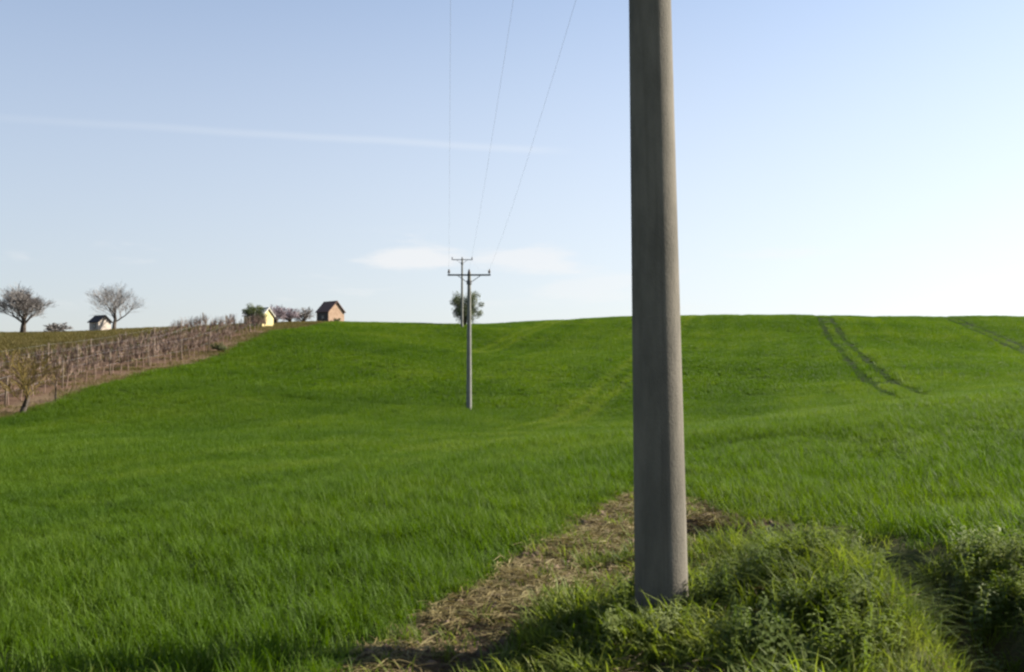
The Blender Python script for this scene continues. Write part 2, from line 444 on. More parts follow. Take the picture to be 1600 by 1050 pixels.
# ------------------------------------------------------------------ mesh helpers
class MB:
    def __init__(self):
        self.v, self.f = [], []

    def add(self, vs_, fs):
        o = len(self.v)
        self.v += [tuple(p) for p in vs_]
        self.f += [tuple(i + o for i in q) for q in fs]

    def box(self, c, s, rot=None):
        M = rot or Matrix.Identity(3)
        c = Vector(c)
        pts = [c + M @ Vector((x * s[0] / 2, y * s[1] / 2, z * s[2] / 2)) for x in (-1, 1) for y in (-1, 1) for z in (-1, 1)]
        self.add(pts, [(0, 1, 3, 2), (4, 6, 7, 5), (0, 4, 5, 1), (2, 3, 7, 6), (0, 2, 6, 4), (1, 5, 7, 3)])

    def tube(self, pts, rad, n=6, cap=True):
        pts = [Vector(p) for p in pts]
        rings = []
        up = None
        for i, p in enumerate(pts):
            d = (pts[min(i + 1, len(pts) - 1)] - pts[max(i - 1, 0)]).normalized()
            if up is None:
                up = Vector((0, 0, 1)) if abs(d.z) < 0.9 else Vector((1, 0, 0))
            a = d.cross(up).normalized()
            b = a.cross(d).normalized()
            up = b
            r = rad[i] if isinstance(rad, (list, tuple)) else rad
            rings.append([p + a * r * math.cos(2 * math.pi * k / n) + b * r * math.sin(2 * math.pi * k / n) for k in range(n)])
        fs = []
        for i in range(len(pts) - 1):
            for k in range(n):
                k2 = (k + 1) % n
                fs.append((i * n + k, i * n + k2, (i + 1) * n + k2, (i + 1) * n + k))
        if cap:
            fs.append(tuple(range(n - 1, -1, -1)))
            fs.append(tuple((len(pts) - 1) * n + k for k in range(n)))
        self.add([q for r_ in rings for q in r_], fs)

    def lathe(self, prof, n=24, base=(0, 0, 0)):
        bx, by, bz = base
        vs_ = [(bx + r * math.cos(2 * math.pi * k / n), by + r * math.sin(2 * math.pi * k / n), bz + z) for r, z in prof for k in range(n)]
        fs = []
        for i in range(len(prof) - 1):
            for k in range(n):
                k2 = (k + 1) % n
                fs.append((i * n + k, i * n + k2, (i + 1) * n + k2, (i + 1) * n + k))
        fs.append(tuple(range(n - 1, -1, -1)))
        fs.append(tuple((len(prof) - 1) * n + k for k in range(n)))
        self.add(vs_, fs)

    def mesh(self, name, mat, smooth_=False):
        me = bpy.data.meshes.new(name)
        me.from_pydata(self.v, [], self.f)
        me.materials.append(mat)
        if smooth_:
            me.polygons.foreach_set('use_smooth', [True] * len(me.polygons))
        me.update()
        return me

    def build(self, name, mat, parent=None, smooth_=False, loc=None):
        return link(name, self.mesh(name, mat, smooth_), parent, loc)


def link(name, me, parent=None, loc=None):
    o = bpy.data.objects.new(name, me)
    COL.objects.link(o)
    if parent:
        o.parent = parent
    if loc is not None:
        o.location = loc
    return o


def tag(o, label=None, cat=None, group=None, kind=None):
    for k, v in (('label', label), ('category', cat), ('group', group), ('kind', kind)):
        if v:
            o[k] = v
    return o


def empty(name, loc, rz=0.0):
    o = bpy.data.objects.new(name, None)
    COL.objects.link(o)
    o.empty_display_size = 0.3
    o.location = loc
    o.rotation_euler = (0, 0, rz)
    return o


def np_mesh(name, verts, faces, mat, smooth_=False):
    """faces: (n,4) or (n,3) int array"""
    me = bpy.data.meshes.new(name)
    k = faces.shape[1]
    me.vertices.add(len(verts)); me.vertices.foreach_set('co', verts.astype(np.float32).ravel())
    me.loops.add(faces.size); me.loops.foreach_set('vertex_index', faces.astype(np.int32).ravel())
    me.polygons.add(len(faces)); me.polygons.foreach_set('loop_start', np.arange(0, faces.size, k, dtype=np.int32))
    if smooth_:
        me.polygons.foreach_set('use_smooth', np.ones(len(faces), bool))
    me.materials.append(mat)
    me.update(calc_edges=True)
    me.validate()
    return me


# ------------------------------------------------------------------ ground sheet
def axis_coords(lo, hi, c, h0, growth):
    def side(lim):
        out, s, h = [], 0.0, h0
        while s < lim:
            s += h
            h *= growth
            out.append(s)
        return out
    return np.array([c - s for s in reversed(side(c - lo))] + [c] + [c + s for s in side(hi - c)])


gx = axis_coords(-1600, 1600, 1.3, 0.06, 1.022)
gy = axis_coords(-400, 3000, 6.3, 0.06, 1.022)
GX, GY = np.meshgrid(gx, gy)
GZ = height(GX, GY)
verts = np.stack([GX.ravel(), GY.ravel(), GZ.ravel()], 1)
nx, ny = len(gx), len(gy)
ii = (np.arange(ny - 1)[:, None] * nx + np.arange(nx - 1)[None]).ravel()
faces = np.stack([ii, ii + 1, ii + nx + 1, ii + nx], 1)
gm = np_mesh('ground', verts, faces, M_GROUND, True)
fi = field_in(verts[:, 0], verts[:, 1])
td, tk = tram(verts[:, 0], verts[:, 1])
bl = verts[:, 0] - np.interp(verts[:, 1], [p[1] for p in BOUND], [p[0] for p in BOUND])
cov = np.zeros((len(verts), 4), np.float32)
cov[:, 3] = 1
jit = (vnoise(verts[:, 0], verts[:, 1], 1.3, 5) - 0.5) * 0.5
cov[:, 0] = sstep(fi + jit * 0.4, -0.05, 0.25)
# grassy verge round the mound and behind the camera
wedge_dist = seg_dist(verts[:, 0], verts[:, 1], EDGE_L[4:])
cov[:, 1] = (1 - cov[:, 0]) * np.where(bl > 0, 1, 0) * np.clip(sstep(np.hypot((verts[:, 0] - 1.4) / 1.2, (verts[:, 1] - 5.2) / 2.3) + jit, 1.1, 0.8)
                                                               + sstep(verts[:, 1] + jit, 5.0, 4.2) + sstep(verts[:, 0] + jit, 2.4, 2.9), 0, 1)
far_v = sstep(-bl + jit, 1.0, 1.7)
meadow = np.maximum(sstep(-bl + jit * 2, 7.6, 9), sstep(verts[:, 1] + jit * 3, 96, 99))
verge_v = 0.0
cov[:, 2] = far_v * (0.5 + 0.5 * np.maximum(meadow, verge_v * 0.8))
cov[:, 1] *= 1 - 0.9 * np.exp(-(seg_dist(verts[:, 0], verts[:, 1], DITCH) / 0.3) ** 2)
ca = gm.color_attributes.new('cover', 'FLOAT_COLOR', 'POINT')
ca.data.foreach_set('color', cov.ravel())
ground = link('ground', gm)
tag(ground, 'rolling farmland ground with brown soil patches and a grassy mound', 'ground', kind='structure')

# ------------------------------------------------------------------ scattered cover (stuff): points with instances
def blade_clump(nb, rad, h, w, segs, lean, droop, seed, jitter=0.35, flat=0.0):
    r_ = np.random.default_rng(seed)
    V, Fq = [], []
    for _ in range(nb):
        a, rr = r_.uniform(0, 2 * math.pi), rad * math.sqrt(r_.uniform())
        bx, by = rr * math.cos(a), rr * math.sin(a)
        th = r_.uniform(0, 2 * math.pi)
        hh = h * r_.uniform(1 - jitter, 1 + jitter * 0.6)
        ww = w * r_.uniform(0.7, 1.2)
        ln = lean * r_.uniform(0.3, 1.3)
        dr = droop * r_.uniform(0.2, 1.4)
        dx, dy = math.cos(th), math.sin(th)
        tw = th + math.pi / 2 + r_.uniform(-0.6, 0.6)
        sx, sy = math.cos(tw), math.sin(tw)
        o = len(V)
        for s in range(segs + 1):
            t = s / segs
            out = hh * (ln * t + dr * t * t)
            z = hh * (t * (1 - flat) - 0.55 * dr * t * t * t) - 0.02 * (s == 0)
            wt_ = ww * (1 - t ** 1.6) * (0.75 + 0.5 * t) + 0.0006
            V.append((bx + dx * out - sx * wt_ / 2, by + dy * out - sy * wt_ / 2, z))
            V.append((bx + dx * out + sx * wt_ / 2, by + dy * out + sy * wt_ / 2, z))
            if s:
                q = o + 2 * (s - 1)
                Fq.append((q, q + 1, q + 3, q + 2))
    return np.array(V), np.array(Fq)


def leaf_clump(nst, rad, h, leaf, seed, per=9):
    """upright stems with paired pointed leaves"""
    r_ = np.random.default_rng(seed)
    V, Fq = [], []

    def leafq(p, d, L, w, dip):
        d = Vector(d).normalized()
        s = d.cross(Vector((0, 0, 1))).normalized() * w / 2
        a = Vector(p); m_ = a + d * L * 0.45 + Vector((0, 0, 0.02 * L)); e_ = a + d * L + Vector((0, 0, -dip * L))
        o = len(V)
        V.extend([tuple(a), tuple(m_ - s), tuple(e_), tuple(m_ + s)])
        V.append(tuple(m_ - Vector((0, 0, 0.1 * L))))
        Fq.append((o, o + 1, o + 2, o + 4)); Fq.append((o, o + 4, o + 2, o + 3))
    for _ in range(nst):
        a, rr = r_.uniform(0, 6.283), rad * math.sqrt(r_.uniform())
        bx, by = rr * math.cos(a), rr * math.sin(a)
        lx, ly = r_.normal(0, 0.18, 2)
        hh = h * r_.uniform(0.55, 1.15)
        o = len(V)
        w = 0.004
        V.extend([(bx - w, by, -0.02), (bx + w, by, -0.02), (bx + lx * hh + w / 2, by + ly * hh, hh), (bx + lx * hh - w / 2, by + ly * hh, hh)])
        Fq.append((o, o + 1, o + 2, o + 3))
        ph = r_.uniform(0, 6.283)
        for k in range(per):
            t = 0.15 + 0.85 * k / (per - 1)
            ph += 1.57 + r_.uniform(-0.4, 0.4)
            L = leaf * (1.1 - 0.6 * t) * r_.uniform(0.7, 1.3)
            for sgn in (0, math.pi):
                leafq((bx + lx * hh * t, by + ly * hh * t, hh * t), (math.cos(ph + sgn), math.sin(ph + sgn), r_.uniform(-0.1, 0.5)), L, L * 0.5, r_.uniform(0.1, 0.5))
    return np.array(V), np.array(Fq)


def straw_clump(nb, rad, L, w, seed):
    r_ = np.random.default_rng(seed)
    V, Fq = [], []
    for _ in range(nb):
        a = r_.uniform(0, 6.283); rr = rad * math.sqrt(r_.uniform())
        c = Vector((rr * math.cos(a), rr * math.sin(a), r_.uniform(0.002, 0.03)))
        th = r_.normal(0.15, 0.6); l = L * r_.uniform(0.4, 1.2)
        d = Vector((math.cos(th), math.sin(th), r_.normal(0, 0.16))) * l / 2
        b = Vector((0, 0, r_.uniform(0, 0.15) * l))
        s = Vector((-math.sin(th), math.cos(th), r_.normal(0, 0.5))).normalized() * w * r_.uniform(0.6, 1.3)
        o = len(V)
        for p, k in ((c - d, 0.8), (c + b, 1.0), (c + d, 0.5)):
            V.append(tuple(p - s * k / 2)); V.append(tuple(p + s * k / 2))
        Fq += [(o, o + 1, o + 3, o + 2), (o + 2, o + 3, o + 5, o + 4)]
    return np.array(V), np.array(Fq)


def clod_mesh(r, seed):
    rr = random.Random(seed)
    bm = bmesh.new()
    bmesh.ops.create_icosphere(bm, subdivisions=1, radius=r)
    for v in bm.verts:
        v.co = Vector((v.co.x * rr.uniform(0.7, 1.35), v.co.y * rr.uniform(0.7, 1.3), v.co.z * rr.uniform(0.45, 0.8)))
    V = np.array([v.co[:] for v in bm.verts]); Fq = np.array([[v.index for v in f.verts] for f in bm.faces])
    bm.free()
    return V, Fq


def make_set(prefix, mat, geos):
    c = bpy.data.collections.new(prefix + '_pieces')       # not linked to the scene: instance sources only
    for i, (V, Fq) in enumerate(geos):
        me = np_mesh('%s_%02d' % (prefix, i), V, Fq, mat, False)
        c.objects.link(bpy.data.objects.new('%s_%02d' % (prefix, i), me))
    return c


def scatter_group(coll):
    g = bpy.data.node_groups.new('scatter_' + coll.name, 'GeometryNodeTree')
    g.interface.new_socket('Geometry', in_out='INPUT', socket_type='NodeSocketGeometry')
    g.interface.new_socket('Geometry', in_out='OUTPUT', socket_type='NodeSocketGeometry')
    gi = g.nodes.new('NodeGroupInput'); go = g.nodes.new('NodeGroupOutput')
    ci = g.nodes.new('GeometryNodeCollectionInfo')
    ci.inputs['Collection'].default_value = coll
    ci.inputs['Separate Children'].default_value = True
    ci.inputs['Reset Children'].default_value = True
    ip = g.nodes.new('GeometryNodeInstanceOnPoints')
    ip.inputs['Pick Instance'].default_value = True

    def attr(name, typ):
        a = g.nodes.new('GeometryNodeInputNamedAttribute')
        a.data_type = typ
        a.inputs['Name'].default_value = name
        return a.outputs['Attribute']
    g.links.new(gi.outputs[0], ip.inputs['Points'])
    g.links.new(ci.outputs[0], ip.inputs['Instance'])
    g.links.new(attr('idx', 'INT'), ip.inputs['Instance Index'])
    e2r = g.nodes.new('FunctionNodeEulerToRotation')
    g.links.new(attr('rot', 'FLOAT_VECTOR'), e2r.inputs[0])
    g.links.new(e2r.outputs[0], ip.inputs['Rotation'])
    g.links.new(attr('scl', 'FLOAT_VECTOR'), ip.inputs['Scale'])
    g.links.new(ip.outputs[0], go.inputs[0])
    return g


def scatter(name, x, y, coll, scl, tint, label, cat, tilt=0.08, sink=0.0, zscale=None, lay=False):
    n = len(x)
    z = height(x, y) - sink
    me = bpy.data.meshes.new(name)
    me.vertices.add(n)
    me.vertices.foreach_set('co', np.stack([x, y, z], 1).astype(np.float32).ravel())
    rot = np.stack([rng.normal(0, tilt, n), rng.normal(0, tilt, n), rng.uniform(0, 6.283, n)], 1)
    sc3 = np.stack([scl, scl, scl if zscale is None else zscale], 1)
    for nm, typ, key, arr in (('rot', 'FLOAT_VECTOR', 'vector', rot), ('scl', 'FLOAT_VECTOR', 'vector', sc3),
                              ('tint', 'FLOAT', 'value', tint)):
        a = me.attributes.new(nm, typ, 'POINT')
        a.data.foreach_set(key, np.asarray(arr, np.float32).ravel())
    a = me.attributes.new('idx', 'INT', 'POINT')
    a.data.foreach_set('value', rng.integers(0, len(coll.objects), n).astype(np.int32))
    me.update()
    o = link(name, me)
    md = o.modifiers.new('scatter', 'NODES')
    md.node_group = scatter_group(coll)
    tag(o, label, cat, kind='stuff')
    return o


def sample(n_per_m2, y0, y1, half=0.64, pad=3.0):
    """random points in the visible wedge between two distances, with some margin to either side"""
    area = (half * (y1 ** 2 - y0 ** 2)) + 2 * pad * (y1 - y0)
    n = int(area * n_per_m2)
    m = int(n * 1.02) + 10
    wmax = half * y1 + pad
    xs, ys = [], []
    got = 0
    while got < n:
        y = rng.uniform(y0, y1, m); x = rng.uniform(-wmax, wmax, m)
        k = np.abs(x) < half * y + pad
        xs.append(x[k]); ys.append(y[k]); got += k.sum()
    return np.concatenate(xs)[:n], np.concatenate(ys)[:n]


def wheat_select(x, y, soft):
    f = field_in(x, y) + (vnoise(x, y, 2.1, 9) - 0.5) * 0.35
    t, k = tram(x, y)
    keep = (f > 0.0)
    # wheel tracks: crop flattened and thin where tractors ran
    track = (t < np.where(y > 58, 0.62, 0.4)) & (y > 36) & (k >= 0)
    keep &= ~(track & (rng.uniform(size=len(x)) < 0.55))
    # tint: patches, drill stripes running with the tramlines, light caught on the left tramlines painted as paler yellower strips
    u = x - TRAM_SLOPE * y
    tint = 0.24 + 0.30 * vnoise(x, y, 0.07, 1) + 0.25 * (vnoise(x, y * 2.2, 0.3, 14) - 0.3) + 0.34 * (vnoise(u, y * 0.05, 0.9, 2) - 0.5) + 0.2 * (vnoise(u, y * 0.3, 0.11, 22) - 0.5) + rng.normal(0, 0.14, len(x))
    tint += np.where((t < 0.5) & (((k == -1) & (y > 42)) | ((k == -2) & (y > 92))), 0.68, 0)
    hgt = 0.82 + 0.42 * vnoise(x, y, 0.4, 4) + 0.2 * (vnoise(x, y, 1.7, 8) - 0.5)
    arc = seg_dist(x, y, [(3.4, 17.6), (4.6, 18.9), (6.0, 18.6), (6.0, 16.0), (5.2, 13.4)])
    hgt *= 1 - 0.5 * np.exp(-(arc / 0.45) ** 2)
    hgt *= 0.55 + 0.45 * sstep(f, 0.0, 0.35)
    hgt = np.where((t < 0.4) & (k < 0) & (y > 25), hgt * 0.75, hgt)
    hgt *= 1 - 0.28 * sstep(vnoise(u, y * 0.05, 0.55, 33), 0.6, 0.8)
    hgt = np.where(track, hgt * 0.25, hgt)
    tint = np.where(track, 0.0, tint)
    return keep, np.clip(tint, 0, 1), hgt


WN = make_set('wheat_near', M_WHEAT, [blade_clump(40, 0.14, 0.205, 0.0066, 3, 0.28, 0.5, 100 + i, 0.45) for i in range(6)])
WM = make_set('wheat_mid', M_WHEAT, [blade_clump(66, 0.30, 0.25, 0.012, 2, 0.28, 0.42, 200 + i) for i in range(5)])
WF = make_set('wheat_far', M_WHEAT, [blade_clump(70, 0.42, 0.27, 0.026, 2, 0.28, 0.42, 300 + i) for i in range(5)])
for nm, coll, dens, y0, y1, lab in (
        ('wheat_crop', WN, 46, 4.0, 24, 'dense young green wheat in the near field around the concrete pole'),
        ('wheat_crop', WM, 13, 24, 58, 'young green wheat filling the shallow valley beyond the near rise'),
        ('wheat_crop', WF, 7.0, 58, 150, 'young green wheat on the far hillside up to its crest')):
    x, y = sample(dens, y0, y1)
    keep, tint, hgt = wheat_select(x, y, 1)
    x, y, tint, hgt = x[keep], y[keep], tint[keep], hgt[keep]
    scatter(nm, x, y, coll, rng.uniform(0.85, 1.15, len(x)), tint, lab, 'wheat', zscale=hgt)


# ---- weeds, straw and clods round the foot of the pole
POLE = (0.965, 6.25)
x, y = rng.uniform(-3.5, 4.2, 60000), rng.uniform(2.2, 13.2, 60000)
out = field_in(x, y) < 0.03
x, y = x[out], y[out]
moundness = sstep(np.hypot((x - 1.95) / 0.88, (y - 5.85) / 2.15) + 0.5 * (vnoise(x, y, 1.5, 3) - 0.5), 1.15, 0.75)
bankness = sstep(x, 2.78, 3.0) * sstep(y, 7.4, 6.4)
vergeness = sstep(x, -1.0, -1.6) * sstep(y, 5.6, 5.3) + sstep(y + 0.8 * (vnoise(x, y, 1.1, 6) - 0.5), 5.0, 4.4) * sstep(x, 2.1, 1.6)
dist_l = seg_dist(x, y, EDGE_L[4:]) + 0.35 * (vnoise(x, y, 1.4, 52) - 0.5)
left_tufts = sstep(vnoise(x, y, 1.6, 12), 0.25, 0.45) * sstep(dist_l, 0.55, 0.8) * sstep(y, 8.4, 7.2) * sstep(x, 1.9, 1.4)
ditch = np.exp(-(seg_dist(x, y, DITCH) / 0.27) ** 2)
lush = np.clip(moundness + bankness * 0.9, 0, 1) * (1 - ditch * 0.8)
lush *= 1 - 0.75 * np.exp(-(((x - POLE[0]) / 0.45) ** 2 + ((y - POLE[1] + 0.55) / 0.45) ** 2))
pole_clear = np.hypot(x - POLE[0], y - POLE[1]) > 0.19
foot = np.exp(-(np.hypot(x - POLE[0] + 0.05, y - POLE[1] + 0.18) / 0.26) ** 2)
p = rng.uniform(size=len(x))
k = (p < lush * 0.34 + 0.30 * foot) & pole_clear
WG = make_set('weed_grass', M_WEED, [blade_clump(20, 0.085, 0.24, 0.0085, 4, 0.35, 0.85, 400 + i, 0.5) for i in range(6)])
scatter('weed_grass', x[k], y[k], WG, rng.uniform(0.6, 1.15, k.sum()) * (0.60 + 0.55 * vnoise(x[k], y[k], 1.8, 21)) * (0.65 + 0.35 * sstep(x[k], 1.1, 1.9)) * (1 - 0.3 * bankness[k]), np.clip(rng.normal(0.5, 0.25, k.sum()), 0, 1),
        'lush arching grass over the mound and bank beside the concrete pole', 'grass', 0.15)
p = rng.uniform(size=len(x))
k = (p < lush * sstep(vnoise(x, y, 1.9, 31) + 0.25 * bankness, 0.48, 0.68) * 0.11 + 0.10 * foot) & pole_clear
WL = make_set('weed_leaf', M_NETTLE, [leaf_clump(6, 0.08, 0.25, 0.06, 500 + i) for i in range(6)])
scatter('leafy_weed', x[k], y[k], WL, rng.uniform(0.6, 1.2, k.sum()), np.clip(rng.normal(0.5, 0.27, k.sum()), 0, 1),
        'nettle-like leafy weeds among the grass of the mound and bank', 'weeds', 0.18)
p = rng.uniform(size=len(x))
k = (p < np.clip(left_tufts * 0.6 + vergeness * 0.45 + 0.02 + 0.03 * sstep(vnoise(x, y, 2.6, 91), 0.6, 0.75), 0, 1) * (1 - 0.9 * ditch)) & pole_clear & (lush < 0.5)
SG = make_set('short_grass', M_WEED, [blade_clump(16, 0.07, 0.10, 0.007, 3, 0.5, 0.7, 600 + i, 0.5) for i in range(5)])
scatter('short_grass', x[k], y[k], SG, rng.uniform(0.6, 1.5, k.sum()) * (1 + 0.7 * vnoise(x[k], y[k], 2.2, 77) * left_tufts[k]), np.clip(rng.normal(0.60, 0.25, k.sum()), 0, 1),
        'short yellow-green grass tufts on the bare strip by the pole', 'grass', 0.15)
p = rng.uniform(size=len(x))
bare = sstep(x, -1.7, -1.2) * np.clip(1 - 0.75 * left_tufts - lush - bankness - 1.2 * ditch - sstep(x, 2.2, 2.6), 0, 1)
k = (p < bare * (0.08 + 0.30 * sstep(vnoise(x, y, 2.0, 41), 0.4, 0.7)) + 0.05 * ((x < 2.2) & (x > -1.6)))
ST = make_set('dry_straw', M_STRAW, [straw_clump(14, 0.13, 0.16, 0.006, 700 + i) for i in range(6)])
scatter('dry_straw', x[k], y[k], ST, rng.uniform(0.7, 1.4, k.sum()), rng.uniform(0, 1, k.sum()),
        'flattened dry straw littering the bare soil strip', 'straw', 0.1)
p = rng.uniform(size=len(x))
k = (p < bare * 0.26)
CL = make_set('soil_clod', M_CLOD, [clod_mesh(0.035, 800 + i) for i in range(5)])
scatter('soil_clods', x[k], y[k], CL, np.minimum(rng.gamma(2.0, 0.35, k.sum()) + 0.2, 1.7), rng.uniform(0, 1, k.sum()),
        'crumbly brown soil clods on the bare strip between wheat and mound', 'soil', 0.5, 0.004)

# ---- dry meadow on the rise behind the vines, and the grassy field margin
x, y = rng.uniform(-100, -20, 60000), rng.uniform(34, 135, 60000)
b = np.interp(y, [p_[1] for p_ in BOUND], [p_[0] for p_ in BOUND]) - x
in_view = (x > -0.66 * y - 6)
m_ = in_view & (b > 0) & (((b > 7.8) | (y > 97)) | (b < 0.25) | (rng.uniform(size=len(x)) < 0.12))
x, y = x[m_], y[m_]
MD = make_set('meadow_blades', M_MEAD, [blade_clump(60, 0.7, 0.24, 0.03, 2, 0.4, 0.6, 900 + i) for i in range(4)])
scatter('dry_meadow_grass', x, y, MD, rng.uniform(0.7, 1.2, len(x)), np.clip(rng.normal(0.5, 0.25, len(x)), 0, 1),
        'olive and straw coloured rough grass along the vineyard and behind it', 'grass')


# ------------------------------------------------------------------ power poles and wires
def make_pole(name, base, hgt, r0, r1, label, arm_w, lean=0.0, n=40, mat=None, group='concrete power poles'):
    root = empty(name, base)
    root.rotation_euler = (0, lean, 0)
    tag(root, label, 'power pole', group)
    m = MB()
    prof = [(r0 * 1.01, -0.25)]
    K = 28
    for i in range(K + 1):
        t = i / K
        prof.append((r0 + (r1 - r0) * t, hgt * t))
    prof += [(r1 * 0.96, hgt + 0.012)]
    m.lathe(prof, n)
    m.build('shaft', mat or M_CONC, root, True)
    za = hgt - 0.16
    a = MB()
    ry = r1 + 0.05
    a.box((0, -ry, za), (arm_w * 2 + 0.16, 0.09, 0.09))
    a.build('crossarm', M_STEEL, root)
    a = MB()
    a.lathe([(r1 + 0.05, za - 0.55), (r1 + 0.055, za - 0.53), (r1 + 0.055, za - 0.33), (r1 + 0.05, za - 0.31)], 16)
    a.build('clamp_collar', M_STEEL, root)
    for s in (-1, 1):
        a = MB()
        a.tube([(s * (r1 + 0.03), -ry, za - 0.42), (s * arm_w * 0.55, -ry, za - 0.05)], 0.022, 6)
        a.build('brace', M_STEEL, root)
    ins_mesh = None
    tops = []
    for s in (-1, 0, 1):
        if ins_mesh is None:
            q = MB()
            q.lathe([(0.018, 0.0), (0.018, 0.06), (0.075, 0.07), (0.085, 0.10), (0.05, 0.13), (0.075, 0.15), (0.08, 0.17), (0.045, 0.20),
                     (0.06, 0.215), (0.062, 0.24), (0.035, 0.25), (0.035, 0.262), (0.045, 0.27), (0.04, 0.29), (0.01, 0.30)], 14)
            ins_mesh = q.mesh('insulator', M_PORC, True)
        o = link('insulator', ins_mesh, root, (s * arm_w, -ry, za + 0.044))
        tops.append(Vector((s * arm_w, -ry, za + 0.044 + 0.262)))
    M4 = Matrix.Translation(base) @ Matrix.Rotation(lean, 4, 'Y')
    return root, [M4 @ t for t in tops]


bz = H(*POLE)
near_pole, T0 = make_pole('power_pole', (POLE[0], POLE[1], bz), 9.5, 0.172, 0.092,
                          'thick weathered concrete power pole rising from the grassy mound', 1.22, R(-0.75))
mp_ = (-2.55, 57.0)
mid_pole, T1 = make_pole('power_pole', (mp_[0], mp_[1], H(*mp_)), 8.15, 0.165, 0.10,
                         'slender concrete power pole standing in the wheat of the valley', 1.20, 0, mat=M_CONC2)
fp_ = (-6.05, 116.0)
far_pole, T2 = make_pole('power_pole', (fp_[0], fp_[1], H(*fp_)), 8.4, 0.16, 0.10,
                         'distant concrete power pole beside the round tree on the hill crest', 1.2, 0, mat=M_CONC2)
side_name = ('vineyard-side', 'middle', 'outer')
for (A, B, where, sag) in ((T0, T1, 'between the mound pole and the valley pole', 0.55), (T1, T2, 'between the valley pole and the hilltop pole', 0.6)):
    for i in range(3):
        pts = []
        for j in range(41):
            t = j / 40
            p = A[i].lerp(B[i], t)
            p.z -= sag * 4 * t * (1 - t)
            pts.append(p)
        m = MB()
        m.tube([q - A[i] for q in pts], 0.0026, 5)
        o = m.build('overhead_wire', M_WIRE, None, True, A[i])
        tag(o, '%s overhead power wire %s' % (side_name[i], where), 'wire', 'overhead wires')

# pale stone and dead leaves at the foot of the pole
def stone(loc, r, label, mat, seed):
    rr = random.Random(seed)
    bm = bmesh.new()
    bmesh.ops.create_icosphere(bm, subdivisions=2, radius=r)
    for v in bm.verts:
        n_ = v.co.normalized()
        k_ = 1 + 0.22 * math.sin(n_.x * 4 + seed) * math.cos(n_.y * 5 + seed) + rr.uniform(-0.05, 0.05)
        v.co = Vector((v.co.x * 1.3 * k_, v.co.y * k_, v.co.z * 0.65 * k_))
    me = bpy.data.meshes.new('stone'); bm.to_mesh(me); bm.free()
    me.materials.append(mat)
    o = link('stone', me, None, loc)
    tag(o, label, 'stone')


sx, sy = 1.03, 5.88
stone((sx, sy, H(sx, sy) + 0.02), 0.05, 'small pale stone at the sunny foot of the concrete pole', M_STONE, 3)


# ------------------------------------------------------------------ trees and shrubs
def grow(rr, p, d, L, r, depth, maxd, trunk, crown, spread, up, kids, twig_r, split=1):
    pts = [p.copy()]
    rads = [r]
    n = 4 if depth < maxd else 2
    dd = d.copy()
    for i in range(n):
        dd = (dd + Vector((rr.gauss(0, 0.10), rr.gauss(0, 0.10), up * 0.10 + rr.gauss(0, 0.06)))).normalized()
        pts.append(pts[-1] + dd * L / n)
        rads.append(max(twig_r * 0.6, r * (1 - 0.42 * (i + 1) / n)))
    (trunk if depth <= split else crown).tube(pts, rads, 7 if depth < 2 else (4 if depth < maxd else 3), cap=False)
    if depth >= maxd:
        return
    k = kids[min(depth, len(kids) - 1)]
    ph = rr.uniform(0, 6.283)
    for i in range(k):
        t = 1.0 if i == 0 else rr.uniform(0.35, 1.0)
        j = min(n - 1, int(t * n - 1e-6))
        q = pts[j].lerp(pts[j + 1], t * n - j)
        ph += 2.4 + rr.uniform(-0.5, 0.5)
        a = dd.orthogonal().normalized()
        b = dd.cross(a)
        sp_ = spread * rr.uniform(0.6, 1.3) * (0.4 if i == 0 else 1.0)
        nd = (dd * math.cos(sp_) + (a * math.cos(ph) + b * math.sin(ph)) * math.sin(sp_)).normalized()
        grow(rr, q, nd, L * rr.uniform(0.62, 0.86), max(twig_r, rads[-1] * rr.uniform(0.6, 0.85)), depth + 1, maxd, trunk, crown, spread, up, kids, twig_r, split)


def bare_tree(name, xy, hgt, wid, seed, label, cat, barkm, twigm, kids=(4, 4, 4, 4, 3), maxd=5, spread=0.62, up=0.5, trunk_l=0.30, r=0.035, twig_r=0.008, group=None, sink=0.1):
    rr = random.Random(seed)
    base = Vector((xy[0], xy[1], H(*xy)))
    root = empty(name, base, 0)
    tr, cr = MB(), MB()
    grow(rr, Vector((0, 0, -sink)), Vector((rr.gauss(0, 0.05), rr.gauss(0, 0.05), 1)).normalized(), hgt * trunk_l, hgt * r, 0, maxd, tr, cr, spread, up, kids, twig_r)
    zmax = max(v[2] for v in cr.v)
    k = hgt / zmax
    xs_ = np.array([v[0] for v in cr.v]); ys_ = np.array([v[1] for v in cr.v])
    kx = wid / (np.percentile(xs_, 98) - np.percentile(xs_, 2)); ky = wid / (np.percentile(ys_, 98) - np.percentile(ys_, 2))
    cx_, cy_ = np.median(xs_) * kx, np.median(ys_) * ky
    for m in (tr, cr):
        m.v = [(a * kx - cx_ * min(1, max(0, c * k / hgt)), b_ * ky - cy_ * min(1, max(0, c * k / hgt)), c * k) for a, b_, c in m.v]
    tr.build('trunk', barkm, root, True)
    cr.build('crown', twigm, root)
    tag(root, label, cat, group)
    return root


